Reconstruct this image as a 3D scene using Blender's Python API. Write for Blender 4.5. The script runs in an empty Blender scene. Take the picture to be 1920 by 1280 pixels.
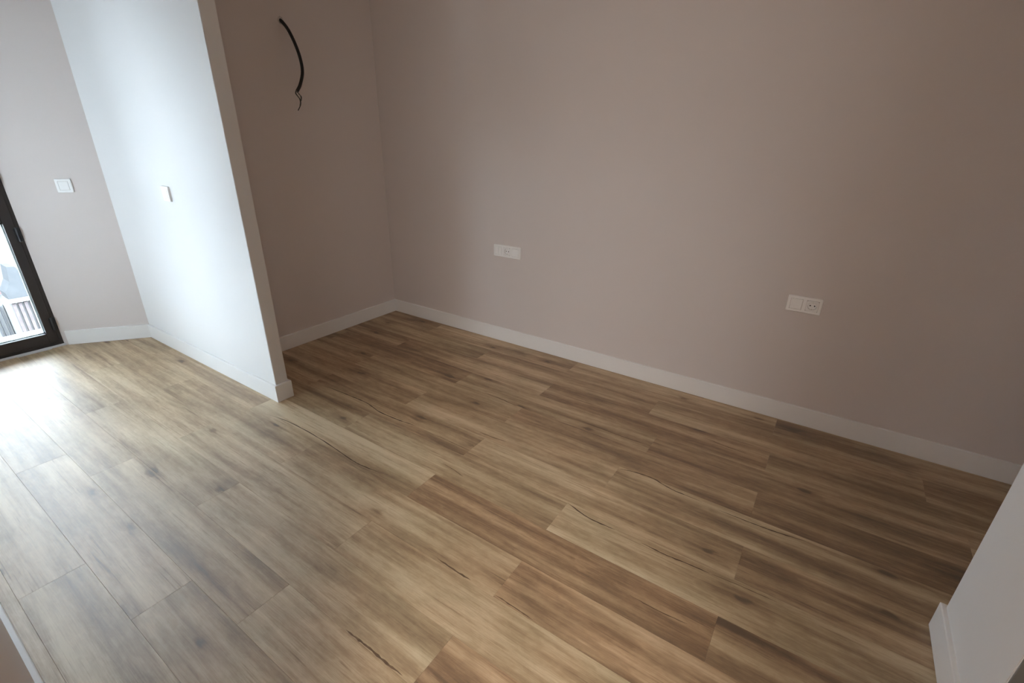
import bpy, bmesh, math, random
from mathutils import Matrix, Vector

random.seed(7)
scene = bpy.context.scene
COL = scene.collection

# ------------------------------------------------------------------ camera
CAM_H = 1.41
cam_data = bpy.data.cameras.new('camera')
cam_data.sensor_fit = 'HORIZONTAL'
cam_data.sensor_width = 36.0
cam_data.lens = 893.045 / 1920 * 36.0
cam_data.clip_start = 0.005
cam_data.clip_end = 500
cam = bpy.data.objects.new('camera', cam_data)
COL.objects.link(cam)
rot = Matrix(((0.82814311, -0.23197850, 0.51025970),
              (0.56032030, 0.31852190, -0.76458156),
              (0.01483760, 0.91909182, 0.39376398)))
m4 = rot.to_4x4()
m4.translation = Vector((0, 0, CAM_H))
cam.matrix_world = m4
scene.camera = cam

# ------------------------------------------------------------------ sky, exposure
SKY_COLOR = (0.83, 0.91, 1.05, 1)
SKY_STRENGTH = 19.0
world = bpy.data.worlds.new('overcast_sky')
scene.world = world
world.use_nodes = True
wn = world.node_tree.nodes
wn['Background'].inputs[0].default_value = SKY_COLOR
wn['Background'].inputs[1].default_value = SKY_STRENGTH

vs = scene.view_settings
vs.view_transform = 'Standard'
vs.look = 'None'
vs.gamma = 1.0
vs.exposure = 0.0
vs.use_curve_mapping = False
scene.cycles.max_bounces = 16
scene.cycles.diffuse_bounces = 10
scene.cycles.glossy_bounces = 6

# ------------------------------------------------------------------ materials
def new_mat(name):
    m = bpy.data.materials.new(name)
    m.use_nodes = True
    nt = m.node_tree
    return m, nt, nt.nodes, nt.links, nt.nodes['Principled BSDF']

def paint(name, color, rough=0.6, spec=0.4, vary=0.03, scale=3.0, bump=0.0, bump_scale=140.0):
    m, nt, n, l, b = new_mat(name)
    tc = n.new('ShaderNodeTexCoord')
    nz = n.new('ShaderNodeTexNoise')
    nz.inputs['Scale'].default_value = scale
    nz.inputs['Detail'].default_value = 3
    l.new(tc.outputs['Object'], nz.inputs['Vector'])
    rp = n.new('ShaderNodeValToRGB')
    lo = [max(0, c * (1 - vary)) for c in color]
    hi = [min(1, c * (1 + vary)) for c in color]
    rp.color_ramp.elements[0].color = (*lo, 1)
    rp.color_ramp.elements[1].color = (*hi, 1)
    rp.color_ramp.elements[0].position = 0.3
    rp.color_ramp.elements[1].position = 0.7
    l.new(nz.outputs['Fac'], rp.inputs['Fac'])
    l.new(rp.outputs['Color'], b.inputs['Base Color'])
    b.inputs['Roughness'].default_value = rough
    b.inputs['Specular IOR Level'].default_value = spec
    if bump:
        n2 = n.new('ShaderNodeTexNoise')
        n2.inputs['Scale'].default_value = bump_scale
        n2.inputs['Detail'].default_value = 2
        l.new(tc.outputs['Object'], n2.inputs['Vector'])
        bp = n.new('ShaderNodeBump')
        bp.inputs['Strength'].default_value = bump
        bp.inputs['Distance'].default_value = 0.001
        l.new(n2.outputs['Fac'], bp.inputs['Height'])
        l.new(bp.outputs['Normal'], b.inputs['Normal'])
    return m

M = {}
M['mauve'] = paint('mauve_grey_paint', (0.675, 0.62, 0.595), 0.75, 0.25, 0.012, 1.5, 0.15)
M['white_wall'] = paint('white_paint', (0.78, 0.78, 0.775), 0.7, 0.25, 0.01, 1.5, 0.12)
M['ceiling'] = paint('ceiling_paint', (0.84, 0.84, 0.83), 0.85, 0.2, 0.01, 1.5)
M['lacquer'] = paint('white_lacquer', (0.83, 0.83, 0.82), 0.35, 0.5, 0.01, 4)
M['plastic'] = paint('white_plastic', (0.90, 0.90, 0.89), 0.3, 0.5, 0.006, 8)
M['recess'] = paint('white_plastic_recess', (0.86, 0.86, 0.85), 0.4, 0.5, 0.006, 8)
M['hole'] = paint('dark_hole', (0.012, 0.012, 0.012), 0.8, 0.1, 0.02, 8)
M['chrome'] = paint('metal_clip', (0.62, 0.60, 0.56), 0.3, 0.5, 0.02, 20)
M['chrome'].node_tree.nodes['Principled BSDF'].inputs['Metallic'].default_value = 0.9
M['frame'] = paint('dark_bronze_aluminium', (0.030, 0.024, 0.022), 0.45, 0.45, 0.05, 6, 0.1, 400)
M['hinge'] = paint('black_hinge', (0.010, 0.011, 0.014), 0.4, 0.5, 0.05, 8)
M['gasket'] = paint('black_gasket', (0.012, 0.012, 0.012), 0.7, 0.3, 0.05, 8)
M['spacer'] = paint('aluminium_spacer', (0.60, 0.64, 0.64), 0.4, 0.5, 0.02, 8)
M['sill'] = paint('pale_threshold', (0.66, 0.66, 0.66), 0.5, 0.4, 0.04, 10)
M['conduit'] = paint('black_corrugated_plastic', (0.010, 0.010, 0.011), 0.45, 0.4, 0.05, 20)
M['wire_dark'] = paint('dark_wire', (0.018, 0.022, 0.018), 0.45, 0.4, 0.05, 20)
M['wire_grey'] = paint('grey_wire', (0.16, 0.17, 0.15), 0.45, 0.4, 0.05, 20)
M['grey_lining'] = paint('grey_lining', (0.24, 0.245, 0.235), 0.6, 0.3, 0.02, 4)  # shade put into the colour of the stub's near face
M['plaster'] = paint('plaster_rim', (0.52, 0.48, 0.45), 0.9, 0.1, 0.15, 60, 0.4, 120)
M['subfloor'] = paint('brown_underlay', (0.16, 0.11, 0.07), 0.9, 0.1, 0.1, 5)
M['crack'] = paint('dark_grain_print', (0.085, 0.050, 0.027), 0.5, 0.4, 0.35, 30)
M['crack_soft'] = paint('brown_grain_print', (0.15, 0.095, 0.056), 0.5, 0.4, 0.25, 30)
M['knot'] = paint('dark_knot_print', (0.075, 0.042, 0.024), 0.5, 0.4, 0.3, 60)
M['out_white'] = paint('white_render', (0.20, 0.20, 0.20), 0.9, 0.1, 0.03, 0.6)
M['out_grey'] = paint('grey_slate', (0.080, 0.083, 0.087), 0.9, 0.1, 0.06, 1.5)
M['out_brick'] = paint('pale_brick', (0.125, 0.105, 0.105), 0.9, 0.1, 0.15, 4)
M['out_pink'] = paint('faded_pink_awning', (0.20, 0.115, 0.11), 0.9, 0.1, 0.05, 2)
M['out_dark'] = paint('dark_pipe', (0.075, 0.075, 0.08), 0.6, 0.3, 0.05, 4)
M['street'] = paint('grey_street', (0.14, 0.14, 0.14), 0.95, 0.1, 0.12, 0.4)

def glass_mat():
    m, nt, n, l, b = new_mat('window_glass')
    n.remove(b)
    out = n['Material Output']
    tr = n.new('ShaderNodeBsdfTransparent')
    tr.inputs['Color'].default_value = (0.93, 0.97, 0.96, 1)
    gl = n.new('ShaderNodeBsdfGlossy')
    gl.inputs['Roughness'].default_value = 0.02
    fr = n.new('ShaderNodeFresnel')
    fr.inputs['IOR'].default_value = 1.5
    mx = n.new('ShaderNodeMixShader')
    l.new(fr.outputs[0], mx.inputs[0])
    l.new(tr.outputs[0], mx.inputs[1])
    l.new(gl.outputs[0], mx.inputs[2])
    l.new(mx.outputs[0], out.inputs[0])
    return m
M['glass'] = glass_mat()

def wood_mat():
    """Vinyl oak plank. Per-plank object colour: R = tone, G = redness, B = pattern seed."""
    m, nt, n, l, b = new_mat('oak_vinyl_plank')
    tc = n.new('ShaderNodeTexCoord')
    oi = n.new('ShaderNodeObjectInfo')
    sep = n.new('ShaderNodeSeparateColor')
    l.new(oi.outputs['Color'], sep.inputs['Color'])
    def math_(op, a, bb=None, clamp=False):
        x = n.new('ShaderNodeMath'); x.operation = op; x.use_clamp = clamp
        for i, v in ((0, a), (1, bb)):
            if v is None: continue
            if isinstance(v, (int, float)): x.inputs[i].default_value = v
            else: l.new(v, x.inputs[i])
        return x.outputs[0]
    seed = math_('MULTIPLY', sep.outputs['Blue'], 37.0)
    off = n.new('ShaderNodeCombineXYZ')
    l.new(seed, off.inputs[0]); l.new(seed, off.inputs[1]); l.new(seed, off.inputs[2])
    def noise(scale, detail, dist, rough=0.55):
        mp = n.new('ShaderNodeMapping')
        l.new(tc.outputs['Object'], mp.inputs['Vector'])
        mp.inputs['Scale'].default_value = scale
        ad = n.new('ShaderNodeVectorMath'); ad.operation = 'ADD'
        l.new(mp.outputs[0], ad.inputs[0]); l.new(off.outputs[0], ad.inputs[1])
        z = n.new('ShaderNodeTexNoise')
        z.inputs['Scale'].default_value = 1.0
        z.inputs['Detail'].default_value = detail
        z.inputs['Roughness'].default_value = rough
        z.inputs['Distortion'].default_value = dist
        l.new(ad.outputs[0], z.inputs['Vector'])
        return z.outputs['Fac']
    bands = noise((0.9, 13.0, 1.0), 2.0, 0.30)
    mid = noise((3.2, 46.0, 1.0), 4.0, 0.35, 0.62)
    fine = noise((14.0, 330.0, 1.0), 2.0, 0.0)
    patch = noise((2.6, 5.0, 1.0), 2.0, 0.8)
    f = math_('ADD', math_('MULTIPLY', math_('SUBTRACT', bands, 0.5), 1.5), 0.5)
    f = math_('ADD', f, math_('MULTIPLY', math_('SUBTRACT', mid, 0.5), 0.75))
    f = math_('ADD', f, math_('MULTIPLY', math_('SUBTRACT', fine, 0.5), 0.42))
    f = math_('ADD', f, math_('MULTIPLY', math_('SUBTRACT', patch, 0.5), 0.45))
    f = math_('ADD', f, math_('SUBTRACT', sep.outputs['Red'], 0.5))
    def smooth(v, lo, hi, a=0.0, b_=1.0):
        mr = n.new('ShaderNodeMapRange'); mr.interpolation_type = 'SMOOTHSTEP'
        l.new(v, mr.inputs['Value'])
        for k_, q in (('From Min', lo), ('From Max', hi), ('To Min', a), ('To Max', b_)): mr.inputs[k_].default_value = q
        return mr.outputs['Result']
    mottle = noise((22.0, 48.0, 1.0), 4.0, 0.6, 0.65)
    f = math_('ADD', f, math_('MULTIPLY', math_('SUBTRACT', mottle, 0.5), 0.40))
    # thin dark pores and short grain lines
    pores = noise((4.0, 150.0, 1.0), 3.0, 0.15)
    gate = noise((2.2, 9.0, 3.0), 2.0, 0.6)
    pr = math_('MULTIPLY', smooth(pores, 0.56, 0.72), smooth(gate, 0.42, 0.66))
    f = math_('SUBTRACT', f, math_('MULTIPLY', pr, 0.34))
    # scattered knots
    mp = n.new('ShaderNodeMapping'); l.new(tc.outputs['Object'], mp.inputs['Vector'])
    mp.inputs['Scale'].default_value = (2.6, 6.0, 1.0)
    ad = n.new('ShaderNodeVectorMath'); ad.operation = 'ADD'
    l.new(mp.outputs[0], ad.inputs[0]); l.new(off.outputs[0], ad.inputs[1])
    wob = n.new('ShaderNodeTexNoise'); wob.inputs['Scale'].default_value = 7.0
    l.new(ad.outputs[0], wob.inputs['Vector'])
    wv = n.new('ShaderNodeVectorMath'); wv.operation = 'SCALE'; wv.inputs['Scale'].default_value = 0.16
    l.new(wob.outputs['Color'], wv.inputs[0])
    ad2 = n.new('ShaderNodeVectorMath'); ad2.operation = 'ADD'
    l.new(ad.outputs[0], ad2.inputs[0]); l.new(wv.outputs[0], ad2.inputs[1])
    vo = n.new('ShaderNodeTexVoronoi'); vo.voronoi_dimensions = '2D'; vo.inputs['Scale'].default_value = 1.0
    l.new(ad2.outputs[0], vo.inputs['Vector'])
    sc_ = n.new('ShaderNodeSeparateColor'); l.new(vo.outputs['Color'], sc_.inputs['Color'])
    knot = math_('MULTIPLY', smooth(vo.outputs['Distance'], 0.11, 0.02), smooth(sc_.outputs['Red'], 0.74, 0.80))
    halo = math_('MULTIPLY', smooth(vo.outputs['Distance'], 0.34, 0.06), smooth(sc_.outputs['Red'], 0.74, 0.80))
    f = math_('SUBTRACT', f, math_('MULTIPLY', knot, 0.40))
    f = math_('SUBTRACT', f, math_('MULTIPLY', halo, 0.16), True)
    rp = n.new('ShaderNodeValToRGB')
    cr = rp.color_ramp
    cr.elements[0].position = 0.0; cr.elements[0].color = (0.108, 0.063, 0.030, 1)
    cr.elements[1].position = 1.0; cr.elements[1].color = (0.610, 0.495, 0.335, 1)
    e = cr.elements.new(0.30); e.color = (0.238, 0.148, 0.074, 1)
    e = cr.elements.new(0.58); e.color = (0.395, 0.280, 0.158, 1)
    e = cr.elements.new(0.80); e.color = (0.515, 0.395, 0.248, 1)
    l.new(f, rp.inputs['Fac'])
    # some planks and patches lean to red-brown, others to grey-olive
    tint = n.new('ShaderNodeValToRGB')
    tint.color_ramp.elements[0].color = (0.94, 0.99, 0.96, 1)
    tint.color_ramp.elements[1].color = (1.05, 0.95, 0.89, 1)
    tf = math_('ADD', sep.outputs['Green'], math_('MULTIPLY', math_('SUBTRACT', patch, 0.5), 1.2), True)
    l.new(tf, tint.inputs['Fac'])
    mul = n.new('ShaderNodeMix'); mul.data_type = 'RGBA'; mul.blend_type = 'MULTIPLY'
    mul.inputs['Factor'].default_value = 1.0
    l.new(rp.outputs['Color'], mul.inputs['A']); l.new(tint.outputs['Color'], mul.inputs['B'])
    l.new(mul.outputs['Result'], b.inputs['Base Color'])
    b.inputs['Roughness'].default_value = 0.42
    rr = math_('ADD', 0.46, math_('MULTIPLY', fine, 0.10))
    l.new(rr, b.inputs['Roughness'])
    b.inputs['Specular IOR Level'].default_value = 1.0
    b.inputs['IOR'].default_value = 1.6
    bp = n.new('ShaderNodeBump')
    bp.inputs['Strength'].default_value = 0.12
    bp.inputs['Distance'].default_value = 0.0006
    l.new(fine, bp.inputs['Height'])
    l.new(bp.outputs['Normal'], b.inputs['Normal'])
    return m
M['wood'] = wood_mat()

# ------------------------------------------------------------------ helpers
def link_mesh(name, bm, mat, parent=None, smooth=False):
    me = bpy.data.meshes.new(name)
    bmesh.ops.recalc_face_normals(bm, faces=bm.faces[:])
    bm.to_mesh(me); bm.free()
    me.materials.append(mat)
    if smooth:
        for p in me.polygons: p.use_smooth = True
    o = bpy.data.objects.new(name, me)
    COL.objects.link(o)
    if parent: o.parent = parent
    return o

def tag(o, label=None, cat=None, group=None, kind=None):
    if label: o['label'] = label
    if cat: o['category'] = cat
    if group: o['group'] = group
    if kind: o['kind'] = kind
    return o

def empty(name, mat=None, loc=None):
    o = bpy.data.objects.new(name, None)
    o.empty_display_size = 0.05
    COL.objects.link(o)
    if mat is not None: o.matrix_world = mat
    if loc is not None: o.location = loc
    return o

def box(bm, lo, hi):
    x0, y0, z0 = lo; x1, y1, z1 = hi
    v = [bm.verts.new(p) for p in ((x0,y0,z0),(x1,y0,z0),(x1,y1,z0),(x0,y1,z0),
                                   (x0,y0,z1),(x1,y0,z1),(x1,y1,z1),(x0,y1,z1))]
    for f in ((3,2,1,0),(4,5,6,7),(0,1,5,4),(1,2,6,5),(2,3,7,6),(3,0,4,7)):
        bm.faces.new([v[i] for i in f])

def bevel_box(lo, hi, w=0.002, seg=2):
    bm = bmesh.new(); box(bm, lo, hi)
    bmesh.ops.bevel(bm, geom=bm.edges[:], offset=w, segments=seg, affect='EDGES', profile=0.5)
    return bm

def prism(poly, z0, z1):
    """polygon in plan, extruded upwards"""
    bm = bmesh.new()
    a = [bm.verts.new((x, y, z0)) for x, y in poly]
    b = [bm.verts.new((x, y, z1)) for x, y in poly]
    bm.faces.new(a[::-1]); bm.faces.new(b)
    for i in range(len(poly)):
        j = (i + 1) % len(poly)
        bm.faces.new((a[i], a[j], b[j], b[i]))
    return bm

def profile_run(path, prof, side=1):
    """sweep a (depth, height) profile along a plan polyline with mitred corners;
    depth grows to the left of the path (side=1)"""
    bm = bmesh.new()
    P = [Vector(p) for p in path]
    rings = []
    for i, p in enumerate(P):
        d0 = (P[i] - P[i-1]).normalized() if i > 0 else None
        d1 = (P[i+1] - P[i]).normalized() if i < len(P) - 1 else None
        if d0 is None: d0 = d1
        if d1 is None: d1 = d0
        n0 = Vector((-d0.y, d0.x)) * side; n1 = Vector((-d1.y, d1.x)) * side
        mv = (n0 + n1); mv /= mv.dot(n0)
        rings.append([bm.verts.new((p.x + mv.x*d, p.y + mv.y*d, z)) for d, z in prof])
    k = len(prof)
    for a, b in zip(rings[:-1], rings[1:]):
        for i in range(k):
            j = (i + 1) % k
            bm.faces.new((a[i], a[j], b[j], b[i]))
    bm.faces.new(rings[0]); bm.faces.new(rings[-1][::-1])
    return bm

def tube(bm, pts, radii, seg=12):
    P = [Vector(p) for p in pts]
    rings = []
    up = Vector((0.3, 0.9, 0.2)).normalized()
    for i, p in enumerate(P):
        t = (P[min(i+1, len(P)-1)] - P[max(i-1, 0)]).normalized()
        a = t.cross(up).normalized(); c = t.cross(a).normalized()
        r = radii[i] if isinstance(radii, (list, tuple)) else radii
        rings.append([bm.verts.new(p + (a*math.cos(q) + c*math.sin(q))*r)
                      for q in (2*math.pi*k/seg for k in range(seg))])
    for a, b in zip(rings[:-1], rings[1:]):
        for i in range(seg):
            j = (i + 1) % seg
            bm.faces.new((a[i], a[j], b[j], b[i]))
    bm.faces.new(rings[0][::-1]); bm.faces.new(rings[-1])

def spline(ctrl, n):
    """Catmull-Rom through control points"""
    C = [Vector(c) for c in ctrl]
    C = [C[0]*2 - C[1]] + C + [C[-1]*2 - C[-2]]
    out = []
    segs = len(C) - 3
    for k in range(n + 1):
        u = k / n * segs
        i = min(int(u), segs - 1); t = u - i
        a, b, c, d = C[i:i+4]
        out.append(0.5*((2*b) + (c - a)*t + (2*a - 5*b + 4*c - d)*t*t + (3*b - a - 3*c + d)*t**3))
    return out

# ------------------------------------------------------------------ room geometry (metres)
H = 2.50
Y_NEAR = -0.0305      # wall the photographer stands against
Y_BACK = 2.716        # long wall with the two socket plates
X_NICHE = -3.045      # short wall with the hanging conduit
PX, PY0, PY1 = -2.420, 1.231, 1.304      # partition end, front face, back face
X_WIN = -4.383        # plane of the balcony door
OB_A = (-4.383, 0.806)                    # angled wall beside the balcony door
OB_B = (-4.053, 1.231)
SX0, SX1, SY0, SY1 = 0.548, 0.668, 1.190, 1.608   # short wall at right
X_END = 2.30
BB = 0.104            # skirting height
BT = 0.013            # skirting thickness

# ------------------------------------------------------------------ structure
tag(link_mesh('ceiling', prism([(-4.46, Y_NEAR - 0.12), (-0.90, Y_NEAR - 0.12), (-0.90, -3.15), (X_END + 0.15, -3.15), (X_END + 0.15, Y_BACK + 0.15), (-4.46, Y_BACK + 0.15)], H, H + 0.15), M['ceiling']),
    'white ceiling over the empty bedroom', 'ceiling', kind='structure')

bm = bmesh.new(); box(bm, (X_NICHE - 0.15, Y_BACK, -0.03), (X_END + 0.15, Y_BACK + 0.15, H))
tag(link_mesh('wall_back', bm, M['mauve']), 'long mauve grey wall carrying the two white socket plates', 'wall', kind='structure')

bm = bmesh.new(); box(bm, (X_NICHE - 0.15, PY1, -0.03), (X_NICHE, Y_BACK, H))
tag(link_mesh('wall_left', bm, M['mauve']), 'dim mauve end wall of the alcove with the black conduit', 'wall', kind='structure')

bm = bmesh.new(); box(bm, (-4.20, PY0, -0.03), (PX, PY1, H))
bmesh.ops.bevel(bm, geom=[e for e in bm.edges if abs(e.verts[0].co.x - PX) < 1e-4 and abs(e.verts[1].co.x - PX) < 1e-4
                          and abs(e.verts[0].co.z - e.verts[1].co.z) > 1], offset=0.002, segments=2, affect='EDGES')
tag(link_mesh('wall_partition', bm, M['white_wall']), 'bright white partition jutting out beside the alcove', 'wall', kind='structure')

bm = prism([OB_A, OB_B, (-4.20, 1.231), (-4.20, 1.38), (-4.46, 1.38), (-4.46, 0.806)], -0.03, H)
tag(link_mesh('wall_angled', bm, M['mauve']), 'narrow angled wall piece between balcony door and partition', 'wall', kind='structure')

# wall above the balcony door
bm = bmesh.new(); box(bm, (-4.46, -0.15, 2.42), (X_WIN, 0.806, H))
tag(link_mesh('wall_window', bm, M['mauve']), 'strip of wall above the dark balcony door', 'wall', kind='structure')

# near wall: two unseen windows added for fill light and the doorway the photographer stands in
DX0, DX1, LY = -0.36, 0.34, -3.0
FILL_WINS = [(-3.98, -3.71, 0.04, 1.90), (-2.82, -2.43, 0.26, 0.86)]
Y_OUT = Y_NEAR - 0.12
bm = bmesh.new()
wx = -4.46
for a_, b_, z0_, z1_ in FILL_WINS:
    box(bm, (wx, Y_OUT, -0.03), (a_, Y_NEAR, H))
    box(bm, (a_, Y_OUT, -0.03), (b_, Y_NEAR, z0_))
    box(bm, (a_, Y_OUT, z1_), (b_, Y_NEAR, H))
    wx = b_
box(bm, (wx, Y_OUT, -0.03), (DX0, Y_NEAR, H))
box(bm, (DX0, Y_OUT, 2.42), (DX1, Y_NEAR, H))
box(bm, (DX1, Y_OUT, -0.03), (X_END + 0.15, Y_NEAR, H))
tag(link_mesh('wall_near', bm, M['mauve']), 'near wall seen edge on at the lower left', 'wall', kind='structure')
HX0 = -0.80
bm = bmesh.new()
box(bm, (HX0 - 0.15, LY - 0.15, -0.03), (X_END + 0.15, LY, H))
box(bm, (HX0 - 0.15, LY, -0.03), (HX0, Y_OUT, H))
box(bm, (X_END, LY, -0.03), (X_END + 0.15, Y_OUT, H))
tag(link_mesh('wall_hall', bm, M['mauve']), 'plain walls of the hall behind the photographer', 'wall', kind='structure')

bm = bmesh.new(); box(bm, (SX0, SY0, -0.03), (SX1, SY1, H))
bmesh.ops.bevel(bm, geom=[e for e in bm.edges if abs(e.verts[0].co.z - e.verts[1].co.z) > 1], offset=0.002, segments=2, affect='EDGES')
tag(link_mesh('wall_right', bm, M['white_wall']), 'short white wall stub at the lower right', 'wall', kind='structure')

bm = bevel_box((SX0 + 0.0025, SY0 - 0.003, BB + 0.001), (SX1 - 0.0025, SY0 + 0.001, H - 0.001), 0.0008, 1)  # thin dark panel that paints shade onto the stub's near face
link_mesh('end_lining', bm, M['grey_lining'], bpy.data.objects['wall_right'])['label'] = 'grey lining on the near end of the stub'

bm = bmesh.new(); box(bm, (X_END, Y_NEAR, -0.03), (X_END + 0.15, Y_BACK, H))
tag(link_mesh('wall_end', bm, M['mauve']), 'far end wall beyond the white stub, out of view', 'wall', kind='structure')

# skirting: eased top edge, small shadow gap above the floor
def skirting(name, path, side, label):
    prof = [(0.0, 0.0015), (BT, 0.0015), (BT, BB - 0.003), (BT - 0.001, BB - 0.001), (BT - 0.003, BB), (0.0, BB)]
    return tag(link_mesh(name, profile_run(path, prof, side), M['lacquer']), label, 'skirting board', kind='structure')
e = 0.0002
skirting('baseboard_back', [(X_NICHE, Y_BACK), (X_END, Y_BACK)], -1, 'long white skirting board along the socket wall')
skirting('baseboard_left', [(X_NICHE, PY1 + BT), (X_NICHE, Y_BACK - BT)], -1, 'dim white skirting board at the back of the alcove')
skirting('baseboard_partition', [(OB_B[0] + 0.010, PY0), (PX, PY0), (PX, PY1), (X_NICHE, PY1)], -1,
         'white skirting board wrapped around the partition end')
ob_d = (Vector(OB_B) - Vector(OB_A)).normalized()
ob_s = Vector(OB_A) + ob_d * 0.030
skirting('baseboard_angled', [tuple(ob_s), tuple(Vector(OB_B) - ob_d * 0.006)], -1, 'short white skirting board beside the balcony door')
skirting('baseboard_near', [(X_WIN + 0.01, Y_NEAR), (DX0, Y_NEAR), (DX0, Y_OUT)], 1, 'white skirting board at the lower left edge of the view')
skirting('baseboard_right', [(SX0, SY0), (SX0, SY1), (SX1, SY1)], 1, 'white skirting board around the white wall stub')

# ------------------------------------------------------------------ floor with individual planks
U = CAM_H
PW = 0.1268 * U            # plank width
PL = 0.868 * U             # plank length
ROW0 = 0.138 * U           # a long seam
GAP = 0.0002
TH = 0.008
bm = bmesh.new(); box(bm, (-4.40, Y_OUT, -0.05), (X_END + 0.15, Y_BACK + 0.15, -TH - 0.0005)); box(bm, (HX0 - 0.1, LY - 0.1, -0.05), (X_END + 0.15, Y_OUT, -TH - 0.0005))
floor = tag(link_mesh('floor', bm, M['subfloor']), 'oak look plank floor running across the whole room', 'floor', kind='structure')

# x of one short joint in each row (rows counted from the seam at ROW0; measured along the planks)
JOINT = {-3: -0.62, -2: -0.98, -1: -1.37, 0: -1.10, 1: -0.897, 2: -0.488, 3: -0.897, 4: -0.473, 5: -0.888, 6: -0.476,
         7: -0.01, 8: -0.415, 9: -0.882, 10: -0.37, 11: -0.88, 12: -0.45, 13: -0.889, 14: -0.30}
# (row, index of the plank counted from the joint above) -> tone, redness, seed
LOOK = {(4, 0): (0.40, 0.80, 0.31), (5, 0): (0.40, 0.80, 0.12), (5, -1): (0.62, 0.40, 0.77), (6, 0): (0.62, 0.25, 0.45),  # own plank tones; left planks also lightened to imitate window sheen
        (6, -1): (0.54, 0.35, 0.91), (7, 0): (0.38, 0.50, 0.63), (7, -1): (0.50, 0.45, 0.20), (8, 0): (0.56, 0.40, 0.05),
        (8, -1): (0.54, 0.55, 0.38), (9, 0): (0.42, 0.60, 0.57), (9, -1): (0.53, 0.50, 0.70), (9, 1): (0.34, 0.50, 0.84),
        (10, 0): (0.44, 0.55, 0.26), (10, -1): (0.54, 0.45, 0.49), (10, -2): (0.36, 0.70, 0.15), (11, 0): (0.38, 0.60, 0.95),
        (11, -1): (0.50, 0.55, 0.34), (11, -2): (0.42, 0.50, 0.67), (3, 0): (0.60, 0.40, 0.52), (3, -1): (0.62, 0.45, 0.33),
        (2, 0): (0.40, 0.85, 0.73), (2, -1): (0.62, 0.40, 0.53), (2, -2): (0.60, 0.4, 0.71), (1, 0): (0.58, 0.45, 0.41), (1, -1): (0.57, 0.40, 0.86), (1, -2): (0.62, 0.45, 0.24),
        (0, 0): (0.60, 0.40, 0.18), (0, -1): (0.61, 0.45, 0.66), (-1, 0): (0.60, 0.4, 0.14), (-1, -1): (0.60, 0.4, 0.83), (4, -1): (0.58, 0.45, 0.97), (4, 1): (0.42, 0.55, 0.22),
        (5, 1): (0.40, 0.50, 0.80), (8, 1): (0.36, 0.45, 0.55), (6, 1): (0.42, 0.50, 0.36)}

plank_meshes = {}
def plank_mesh(w, l):
    key = (round(w, 4), round(l, 4))
    if key in plank_meshes: return plank_meshes[key]
    bm = bmesh.new()
    c = 0.0004
    hx, hy = l/2 - GAP/2, w/2 - GAP/2
    lo = [bm.verts.new((sx*hx, sy*hy, -TH)) for sx, sy in ((-1,-1),(1,-1),(1,1),(-1,1))]
    md = [bm.verts.new((sx*hx, sy*hy, -0.0005)) for sx, sy in ((-1,-1),(1,-1),(1,1),(-1,1))]
    tp = [bm.verts.new((sx*(hx-c), sy*(hy-c), 0)) for sx, sy in ((-1,-1),(1,-1),(1,1),(-1,1))]
    bm.faces.new(tp); bm.faces.new(lo[::-1])
    for i in range(4):
        j = (i+1) % 4
        bm.faces.new((lo[i], lo[j], md[j], md[i])); bm.faces.new((md[i], md[j], tp[j], tp[i]))
    me = bpy.data.meshes.new('plank'); bm.to_mesh(me); bm.free()
    me.materials.append(M['wood'])
    plank_meshes[key] = me
    return me

XF0, XF1 = -4.37, X_END
planks = {}
for row in range(-24, 15):
    y0 = ROW0 + row * PW
    y1 = y0 + PW
    y0c, y1c = max(y0, LY), min(y1, Y_BACK)
    if y1c - y0c < 0.01: continue
    j = JOINT.get(row, random.uniform(-0.8, 0)) * U
    # alcove rows stop under the alcove end wall
    xa = XF0 if y0 < PY1 else X_NICHE - 0.10
    if y1 < Y_NEAR - 0.15: xa = HX0
    xb = XF1
    k0 = math.floor((xa - j) / PL)
    k = k0
    while j + k*PL < xb:
        a, b = max(j + k*PL, xa), min(j + (k+1)*PL, xb)
        if b - a > 0.02:
            o = bpy.data.objects.new('plank', plank_mesh(y1c - y0c, b - a))
            COL.objects.link(o)
            o.parent = floor
            o.location = ((a+b)/2, (y0c+y1c)/2, random.uniform(-0.00015, 0.0))
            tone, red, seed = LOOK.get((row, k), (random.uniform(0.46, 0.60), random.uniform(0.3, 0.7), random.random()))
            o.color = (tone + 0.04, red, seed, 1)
            planks[(row, k)] = o
        k += 1

def plank_at(x, y):
    row = math.floor((y - ROW0) / PW)
    j = JOINT.get(row, 0) * U
    return planks.get((row, math.floor((x - j) / PL)))

# ground point seen at a pixel of the 1920x1280 photograph (used for the printed grain marks)
def ground(px, py):
    d = rot @ Vector(((px - 960)/893.045, -(py - 640)/893.045, -1.0))
    t = -CAM_H / d.z
    return Vector((d.x*t, d.y*t))

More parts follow.
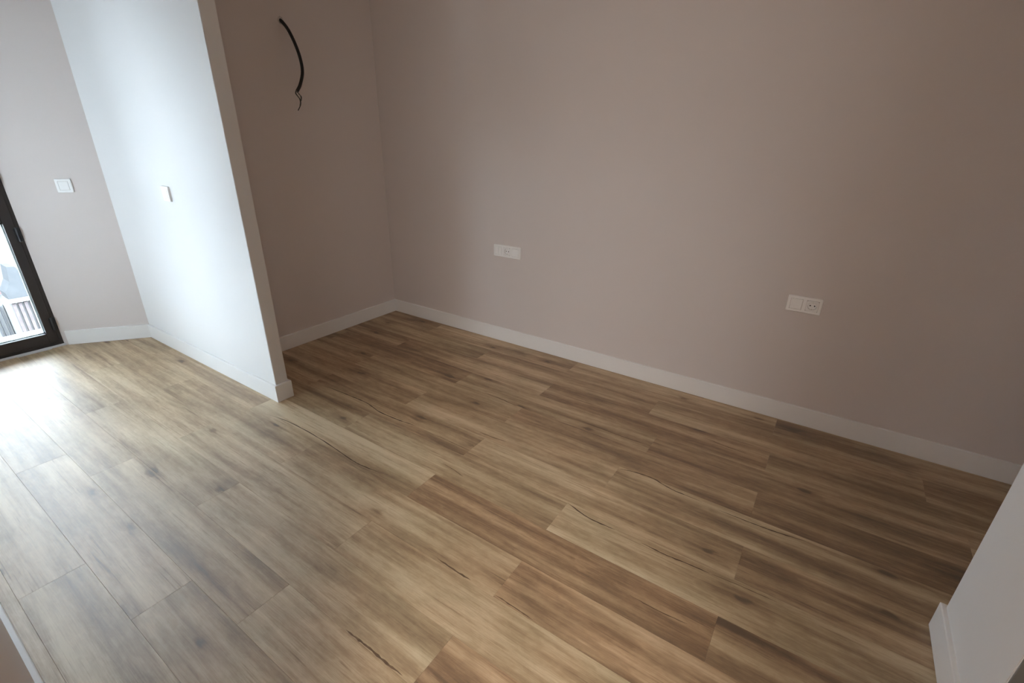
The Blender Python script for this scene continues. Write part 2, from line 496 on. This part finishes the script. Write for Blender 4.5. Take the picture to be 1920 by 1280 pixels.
def grain_line(px, width=0.004, mat='crack', seg=6):
    """a printed crack: thin tapered ribbon lying on the plank it belongs to"""
    P = spline([(*ground(*p), 0) for p in px], seg*(len(px)-1))
    mid = P[len(P)//2]
    pl = plank_at(mid.x, mid.y)
    if pl is None: return
    bm = bmesh.new()
    prev = None
    n = len(P)
    for i, p in enumerate(P):
        t = (P[min(i+1, n-1)] - P[max(i-1, 0)]).normalized()
        nn = Vector((-t.y, t.x, 0))
        u = i/(n-1)
        w = width*0.5*min(1.0, 6*u, 6*(1-u)) * random.uniform(0.45, 1.15) + 0.0003
        q = p + nn*random.uniform(-0.0008, 0.0008) - pl.location
        a = bm.verts.new((q.x + nn.x*w, q.y + nn.y*w, 0.0003))
        c = bm.verts.new((q.x - nn.x*w, q.y - nn.y*w, 0.0003))
        if prev: bm.faces.new((prev[0], prev[1], c, a))
        prev = (a, c)
    o = link_mesh('grain_crack', bm, M[mat], pl)
    return o

CRACKS = [
    ([(603,721),(650,739),(687,755),(712,772),(750,788),(783,799)], 0.006, 'crack'),
    ([(790,804),(840,826),(880,844)], 0.003, 'crack_soft'),
    ([(500,776),(547,793),(606,826),(656,860),(680,873),(719,888)], 0.005, 'crack'),
    ([(1162,879),(1187,884),(1225,897),(1259,917),(1316,940)], 0.005, 'crack'),
    ([(1345,955),(1406,979),(1455,997),(1512,1015)], 0.005, 'crack'),
    ([(1064,942),(1103,970),(1153,993)], 0.005, 'crack'),
    ([(1202,1017),(1244,1038),(1290,1057),(1330,1074)], 0.005, 'crack'),
    ([(1335,1076),(1388,1098),(1457,1129)], 0.003, 'crack_soft'),
    ([(929,1115),(965,1139),(1000,1162)], 0.004, 'crack_soft'),
    ([(900,810),(925,820),(950,828)], 0.004, 'crack_soft'),
]
CRACKS += [
    ([(648,1180),(670,1197),(693,1215),(725,1243),(755,1266)], 0.007, 'crack_soft'),
    ([(820,1046),(850,1067),(882,1087)], 0.006, 'crack_soft'),
    ([(1320,820),(1360,836),(1400,850)], 0.004, 'crack_soft'),
    ([(1092,790),(1150,812),(1216,834)], 0.004, 'crack_soft'),
    ([(905,735),(940,748),(970,762)], 0.005, 'crack_soft'),
    ([(830,868),(850,880),(868,893)], 0.003, 'crack_soft'),
    ([(1180,1115),(1235,1145),(1290,1170)], 0.003, 'crack_soft'),
]
for px, w, mt in CRACKS: grain_line(px, w, mt)

# ------------------------------------------------------------------ balcony door (window)
win = empty('window_1', loc=(X_WIN, 0.4, 0))
tag(win, 'dark bronze glazed balcony door at the left edge', 'window', kind='structure')
WY0, WY1, WZ1 = -0.03, 0.826, 2.42     # outer frame
def wpart(name, boxes, mat, bev=0.002):
    bm = bmesh.new()
    for lo, hi in boxes:
        b2 = bevel_box((lo[0]-X_WIN, lo[1]-0.4, lo[2]), (hi[0]-X_WIN, hi[1]-0.4, hi[2]), bev, 1)
        me = bpy.data.meshes.new('tmp'); b2.to_mesh(me); b2.free()
        bm.from_mesh(me); bpy.data.meshes.remove(me)
    return link_mesh(name, bm, mat, win)
xo, xi = X_WIN - 0.07, X_WIN
wpart('frame', [((xo, WY1-0.045, 0.012), (xi, WY1, WZ1)), ((xo, WY0, 0.012), (xi, WY0+0.045, WZ1)),
                ((xo, WY0+0.045, WZ1-0.045), (xi, WY1-0.045, WZ1)), ((xo, WY0+0.045, 0.012), (xi, WY1-0.045, 0.040))], M['frame'])
SY_0, SY_1, SZ_0, SZ_1 = WY0+0.040, WY1-0.040, 0.036, WZ1-0.040
gx0, gx1 = X_WIN - 0.048, X_WIN + 0.008
GY0, GY1 = WY0+0.096, 0.734
wpart('sash', [((gx0, GY1, SZ_0), (gx1, SY_1, SZ_1)), ((gx0, SY_0, SZ_0), (gx1, GY0, SZ_1)),
               ((gx0, GY0, SZ_0), (gx1, GY1, 0.106)), ((gx0, GY0, SZ_1-0.066), (gx1, GY1, SZ_1)),
               ((gx0, GY0, 0.858), (gx1, GY1, 0.945))], M['frame'])
for z0, z1 in ((0.106, 0.858), (0.945, SZ_1-0.066)):
    p = wpart('pane', [((X_WIN-0.026, GY0-0.004, z0-0.004), (X_WIN-0.022, GY1+0.004, z1+0.004))], M['glass'], 0.0005)
    s = 0.006
    bmf = bmesh.new()
    for lo, hi in (((-0.036, GY0-0.4, z0), (-0.028, GY0-0.4+s, z1)), ((-0.036, GY1-0.4-s, z0), (-0.028, GY1-0.4, z1)),
                   ((-0.036, GY0-0.4, z0), (-0.028, GY1-0.4, z0+s)), ((-0.036, GY0-0.4, z1-s), (-0.028, GY1-0.4, z1))):
        box(bmf, lo, hi)
    link_mesh('spacer', bmf, M['spacer'], p)
for z in (0.17, 0.785, 1.14, 2.20):
    bm = bmesh.new()
    tube(bm, [(0.012, WY1-0.041-0.4, z-0.045), (0.012, WY1-0.041-0.4, z+0.045)], 0.009, 12)
    box(bm, (0.0, WY1-0.058-0.4, z-0.04), (0.010, WY1-0.024-0.4, z+0.04))
    link_mesh('hinge', bm, M['hinge'], win)
wpart('threshold', [((xo, WY0, -0.008), (X_WIN+0.012, 0.812, 0.012))], M['sill'], 0.002)
wpart('outer_sill', [((X_WIN-0.30, WY0, 0.02), (xo, WY1, 0.066))], M['sill'], 0.004)

# added windows that let fill light through the near wall, out of frame
for k_, (W2X0, W2X1, W2Z0, W2Z1) in enumerate(FILL_WINS):
    fill_win = empty('window_%d' % (k_ + 2), loc=((W2X0+W2X1)/2, Y_OUT, W2Z0))
    tag(fill_win, ['dark framed window of the near wall opposite the bright partition, out of frame',
               'dark framed window of the near wall next to the doorway, out of frame'][k_], 'window', kind='structure')
    hw, wh, f = (W2X1-W2X0)/2, W2Z1-W2Z0, 0.05
    bm = bmesh.new()
    for lo, hi in (((-hw, 0, 0), (-hw+f, 0.06, wh)), ((hw-f, 0, 0), (hw, 0.06, wh)), ((-hw+f, 0, 0), (hw-f, 0.06, f)),
                   ((-hw+f, 0, wh-f), (hw-f, 0.06, wh))):
        box(bm, lo, hi)
    link_mesh('frame', bm, M['frame'], fill_win)
    bm = bmesh.new(); box(bm, (-hw+f-0.003, 0.028, f-0.003), (hw-f+0.003, 0.032, wh-f+0.003))
    link_mesh('pane', bm, M['glass'], fill_win)
    bm = bmesh.new(); box(bm, (-hw, 0.06, -0.02), (hw, 0.135, 0.0))
    link_mesh('sill_board', bm, M['lacquer'], fill_win)

# ------------------------------------------------------------------ switch and socket plates
def frame_matrix(origin, normal):
    """local x along the wall (to the right when facing it), y up, z out of the wall"""
    zn = Vector(normal).normalized(); y = Vector((0, 0, 1)); x = y.cross(zn)
    m = Matrix((x, y, zn)).transposed().to_4x4(); m.translation = Vector(origin)
    return m

def plate_bm(w, h, openings, t=0.010):
    """surround with rectangular openings: outer rim eased"""
    bm = bmesh.new()
    xs = sorted(openings)
    box(bm, (-w/2, -h/2, 0.0), (w/2, -0.0275, t))
    box(bm, (-w/2, 0.0275, 0.0), (w/2, h/2, t))
    edges = [-w/2] + [v for a, b in xs for v in (a, b)] + [w/2]
    for i in range(0, len(edges), 2):
        box(bm, (edges[i], -0.0275, 0.0), (edges[i+1], 0.0275, t))
    # soften: a slightly raised inner field
    return bm

def rounded_plate(w, h, openings, t=0.010, r=0.005):
    bm = bmesh.new()
    # outer eased shell
    seg = 4
    def ring(inset, z):
        pts = []
        rr = max(r - inset, 0.0012)
        for cx, cy, a0 in ((w/2-inset-rr, h/2-inset-rr, 0), (-w/2+inset+rr, h/2-inset-rr, 90),
                           (-w/2+inset+rr, -h/2+inset+rr, 180), (w/2-inset-rr, -h/2+inset+rr, 270)):
            for k in range(seg+1):
                a = math.radians(a0 + 90*k/seg)
                pts.append(bm.verts.new((cx + rr*math.cos(a), cy + rr*math.sin(a), z)))
        return pts
    rings = [ring(0, 0), ring(0, t-0.003), ring(0.0012, t-0.0008), ring(0.003, t)]
    n = len(rings[0])
    for a, b in zip(rings[:-1], rings[1:]):
        for i in range(n):
            j = (i+1) % n
            bm.faces.new((a[i], a[j], b[j], b[i]))
    # front field made of strips around the openings, meeting the eased rim
    me = bpy.data.meshes.new('tmp')
    b2 = plate_bm(w-0.006, h-0.006, openings, t)
    b2.to_mesh(me); b2.free(); bm.from_mesh(me); bpy.data.meshes.remove(me)
    return bm

def rocker(parent, cx, w=0.0522, h=0.0522, tilt=0.0):
    bm = bevel_box((-w/2, -h/2, 0.002), (w/2, h/2, 0.0115), 0.0015, 2)
    for v in bm.verts:
        if v.co.z > 0.006: v.co.z += v.co.y*tilt
    o = link_mesh('rocker', bm, M['plastic'], parent)
    o.location = (cx, 0, 0)
    return o

def schuko(parent, cx):
    """square insert with a round recess, two pin holes and earth clips"""
    bm = bmesh.new()
    n = 32; R, s, zt, zb = 0.0195, 0.0262, 0.0115, 0.0012
    outer, outer_b = [], []
    for k in range(n):
        a = 2*math.pi*k/n + math.pi/n
        c, sn = math.cos(a), math.sin(a)
        q = s/max(abs(c), abs(sn))
        outer.append(bm.verts.new((c*q, sn*q, zt)))
        outer_b.append(bm.verts.new((c*q, sn*q, 0.0)))
    def circ(r, z): return [bm.verts.new((r*math.cos(2*math.pi*k/n+math.pi/n), r*math.sin(2*math.pi*k/n+math.pi/n), z)) for k in range(n)]
    rings = [outer_b, outer, circ(R+0.0012, zt), circ(R, zt-0.001), circ(R-0.0005, zb)]
    for a, b in zip(rings[:-1], rings[1:]):
        for i in range(n):
            j = (i+1) % n
            bm.faces.new((a[i], a[j], b[j], b[i]))
    bm.faces.new(rings[-1])
    o = link_mesh('socket_insert', bm, M['recess'], parent)
    o.location = (cx, 0, 0)
    for sx in (-1, 1):
        b = bmesh.new(); tube(b, [(sx*0.0095, 0, zb-0.0005), (sx*0.0095, 0, zb+0.0005)], 0.0032, 14)
        link_mesh('pin_hole', b, M['hole'], o)
    for sy in (-1, 1):
        b = bmesh.new(); box(b, (-0.0025, sy*0.0175-0.0012, zb), (0.0025, sy*0.0175+0.0012, zt-0.003))
        link_mesh('earth_clip', b, M['chrome'], o)
    return o

def plate(name, origin, normal, w, h, modules, label, cat, group=None):
    """modules: list of (x, kind)"""
    r = empty(name, frame_matrix(origin, normal))
    tag(r, label, cat, group)
    gaps = [(x-0.0275, x+0.0275) for x, _ in modules]
    link_mesh('surround', rounded_plate(w, h, gaps), M['plastic'], r)
    b = bmesh.new(); box(b, (-w/2+0.004, -h/2+0.004, -0.002), (w/2-0.004, h/2-0.004, -0.0005))
    link_mesh('back_box', b, M['hole'], r)
    for x, kind in modules:
        if kind == 'socket': schuko(r, x)
        elif kind == 'rocker': rocker(r, x)
        elif kind == 'twin':
            rocker(r, x-0.0134, 0.0254); rocker(r, x+0.0134, 0.0254)
    return r

plate('socket_plate', (-0.048, Y_BACK, 0.659), (0, -1, 0), 0.153, 0.082, [(-0.0355, 'rocker'), (0.0355, 'socket')],
      'double white plate with switch and socket on the long wall, farther from the alcove', 'socket')
plate('socket_plate', (-1.862, Y_BACK, 0.680), (0, -1, 0), 0.224, 0.082, [(-0.071, 'twin'), (0, 'socket'), (0.071, 'rocker')],
      'triple white plate with a socket in its middle, nearer the alcove corner', 'socket')
plate('light_switch', (-3.176, PY0, 1.088), (0, -1, 0), 0.082, 0.082, [(0, 'rocker')],
      'white switch plate on the bright white partition', 'switch')
ob_n = (ob_d.y, -ob_d.x, 0)
ob_c = Vector(OB_A) + ob_d*((Vector((-4.1775, 1.041)) - Vector(OB_A)).dot(ob_d))
plate('light_switch', (ob_c.x, ob_c.y, 1.081), ob_n, 0.086, 0.084, [(0, 'rocker')],
      'white switch plate on the angled wall beside the balcony door', 'switch')

# ------------------------------------------------------------------ fill light: unseen lamp added in the hall
FILL_POS = (0.58, -1.00, H)
FILL_COLOR = (1.0, 0.95, 0.91, 1)
FILL_STRENGTH = 130.0
lamp = empty('ceiling_lamp', loc=FILL_POS)
tag(lamp, 'round opal ceiling lamp of the hall behind the photographer', 'lamp')
def lathe(prof, seg=40):
    bm = bmesh.new(); rings = []
    for r, z in prof:
        rings.append([bm.verts.new((r*math.cos(2*math.pi*k/seg), r*math.sin(2*math.pi*k/seg), z)) for k in range(seg)])
    for a, b in zip(rings[:-1], rings[1:]):
        for i in range(seg):
            j = (i+1) % seg
            bm.faces.new((a[i], a[j], b[j], b[i]))
    bm.faces.new(rings[0]); bm.faces.new(rings[-1])
    return bm
link_mesh('lamp_base', lathe([(0.27, 0.0), (0.27, -0.025), (0.26, -0.03)]), M['lacquer'], lamp, True)
m, nt, n_, l_, b_ = new_mat('opal_glass_lit')
b_.inputs['Base Color'].default_value = (0.85, 0.85, 0.82, 1)
b_.inputs['Emission Color'].default_value = FILL_COLOR
b_.inputs['Emission Strength'].default_value = FILL_STRENGTH
link_mesh('diffuser', lathe([(0.25, -0.028), (0.255, -0.06), (0.24, -0.10), (0.20, -0.135), (0.12, -0.16), (0.03, -0.168)]), m, lamp, True)

# ------------------------------------------------------------------ conduit hanging out of the alcove wall
def wall_pixel(px, py, x):
    d = rot @ Vector(((px - 960)/893.045, -(py - 640)/893.045, -1.0))
    t = x / d.x
    return Vector((x, d.y*t, CAM_H + d.z*t))
base = wall_pixel(526, 38, X_NICHE)
hang = empty('hanging_conduit', loc=base)
tag(hang, 'black conduit with loose wire ends curving out of the alcove wall', 'cable')
ctrl = [wall_pixel(522, 36, X_NICHE-0.02), wall_pixel(529, 41, X_NICHE+0.012), wall_pixel(541, 57, X_NICHE+0.045), wall_pixel(554, 84, X_NICHE+0.075),
        wall_pixel(563, 110, X_NICHE+0.09), wall_pixel(567, 135, X_NICHE+0.095), wall_pixel(563, 158, X_NICHE+0.09), wall_pixel(557, 171, X_NICHE+0.085)]
N = 260
P = [p - base for p in spline(ctrl, N)]
bm = bmesh.new()
tube(bm, P, [0.0100 if (i % 4) < 2 else 0.0088 for i in range(N+1)], 14)
link_mesh('corrugated_tube', bm, M['conduit'], hang, True)
bm = bmesh.new()
rim = []
for r, xx in ((0.020, 0.0005), (0.016, 0.002), (0.013, 0.002), (0.011, -0.012)):
    rim.append([bm.verts.new((xx, r*random.uniform(0.85, 1.15)*math.cos(a), r*random.uniform(0.85, 1.15)*math.sin(a)))
                for a in (2*math.pi*k/18 for k in range(18))])
for a, b in zip(rim[:-1], rim[1:]):
    for i in range(18):
        j = (i+1) % 18
        bm.faces.new((a[i], a[j], b[j], b[i]))
link_mesh('wall_hole', bm, M['plaster'], hang)
def wire(px, mat, r=0.0022):
    P = [wall_pixel(x, y, X_NICHE + 0.085 + d) - base for x, y, d in px]
    b = bmesh.new(); tube(b, spline(P, 24), r, 8)
    link_mesh('wire', b, M[mat], hang, True)
wire([(558,167,0),(554,174,0.004),(558,180,0.006),(563,187,0.004),(564,195,0.002),(561,203,0),(559,207,0)], 'wire_dark', 0.0026)
wire([(558,167,0),(556,172,0.006),(561,176,0.008),(564,182,0.006),(564,190,0.004)], 'wire_grey', 0.0022)
wire([(557,168,0),(554,172,-0.003),(557,178,-0.002),(561,184,0),(563,192,0),(562,198,0)], 'wire_grey', 0.0022)
wire([(557,168,0),(560,176,-0.004),(565,181,-0.002),(565,189,0)], 'wire_dark', 0.0022)

# ------------------------------------------------------------------ outside: street and houses
bm = bmesh.new(); box(bm, (-90, -45, -12.4), (-6.0, 60, -12.0))
tag(link_mesh('street', bm, M['street']), 'pale street far below the balcony door', 'street', kind='structure')
K = 3.4615   # far facades stand about 45 m away
def far(y, z): return (y*K, CAM_H + (z - CAM_H)*K)
def facade_prism(name, pts, x0, x1, mat, parent):
    bm = bmesh.new()
    a = [bm.verts.new((x0, *p)) for p in pts]; b = [bm.verts.new((x1, *p)) for p in pts]
    bm.faces.new(a); bm.faces.new(b[::-1])
    for i in range(len(pts)):
        j = (i+1) % len(pts)
        bm.faces.new((a[i], b[i], b[j], a[j]))
    return link_mesh(name, bm, mat, parent)
house = empty('house', loc=(0, 0, 0))
tag(house, 'grey gabled house with striped brick ground floor seen through the glass', 'house')
facade_prism('wall', [far(2.00, -1.015), far(2.11, -1.03), far(2.45, -1.62), far(1.855, -1.63), far(1.845, -1.50), far(1.96, -1.30)], -45, -46.5, M['out_grey'], house)
facade_prism('cornice', [far(1.84, -1.63), far(2.9, -1.63), far(2.9, -1.69), far(1.84, -1.69)], -44.6, -46.5, M['out_white'], house)
facade_prism('ground_floor', [far(1.80, -1.69), far(2.9, -1.69), far(2.9, -2.50), far(1.80, -2.50)], -45.0, -46.5, M['out_white'], house)
for i in range(6):
    y = 1.865 + i*0.085
    facade_prism('brick_pier', [far(y, -1.72), far(y+0.05, -1.72), far(y+0.05, -2.40), far(y, -2.40)], -44.8, -45.0, M['out_brick'], house)
bld = empty('apartment_block', loc=(0, 0, 0))
tag(bld, 'white rendered building with pink awning left of the grey house', 'building')
K = 54.0 / 13.0      # this facade stands further back, behind the house
facade_prism('wall', [far(-3.0, 4.0), far(3.2, 4.0), far(3.2, -2.0), far(-3.0, -2.0)], -54, -62, M['out_white'], bld)
K = 53.0 / 13.0
facade_prism('awning', [far(0.9, -1.37), far(1.83, -1.37), far(1.79, -1.50), far(0.9, -1.50)], -53, -53.9, M['out_pink'], bld)
terrace = empty('low_annex', loc=(0, 0, 0))
tag(terrace, 'low white annex with dark drain pipes at the foot of the white building', 'building')
K = 46.0 / 13.0
facade_prism('wall', [far(0.6, -1.72), far(1.75, -1.72), far(1.75, -2.52), far(0.6, -2.52)], -46.2, -47.2, M['out_white'], terrace)
for y in (1.575, 1.625, 1.69):
    facade_prism('drain_pipe', [far(y, -1.74), far(y+0.018, -1.74), far(y+0.018, -2.40), far(y, -2.40)], -46.0, -46.2, M['out_dark'], terrace)
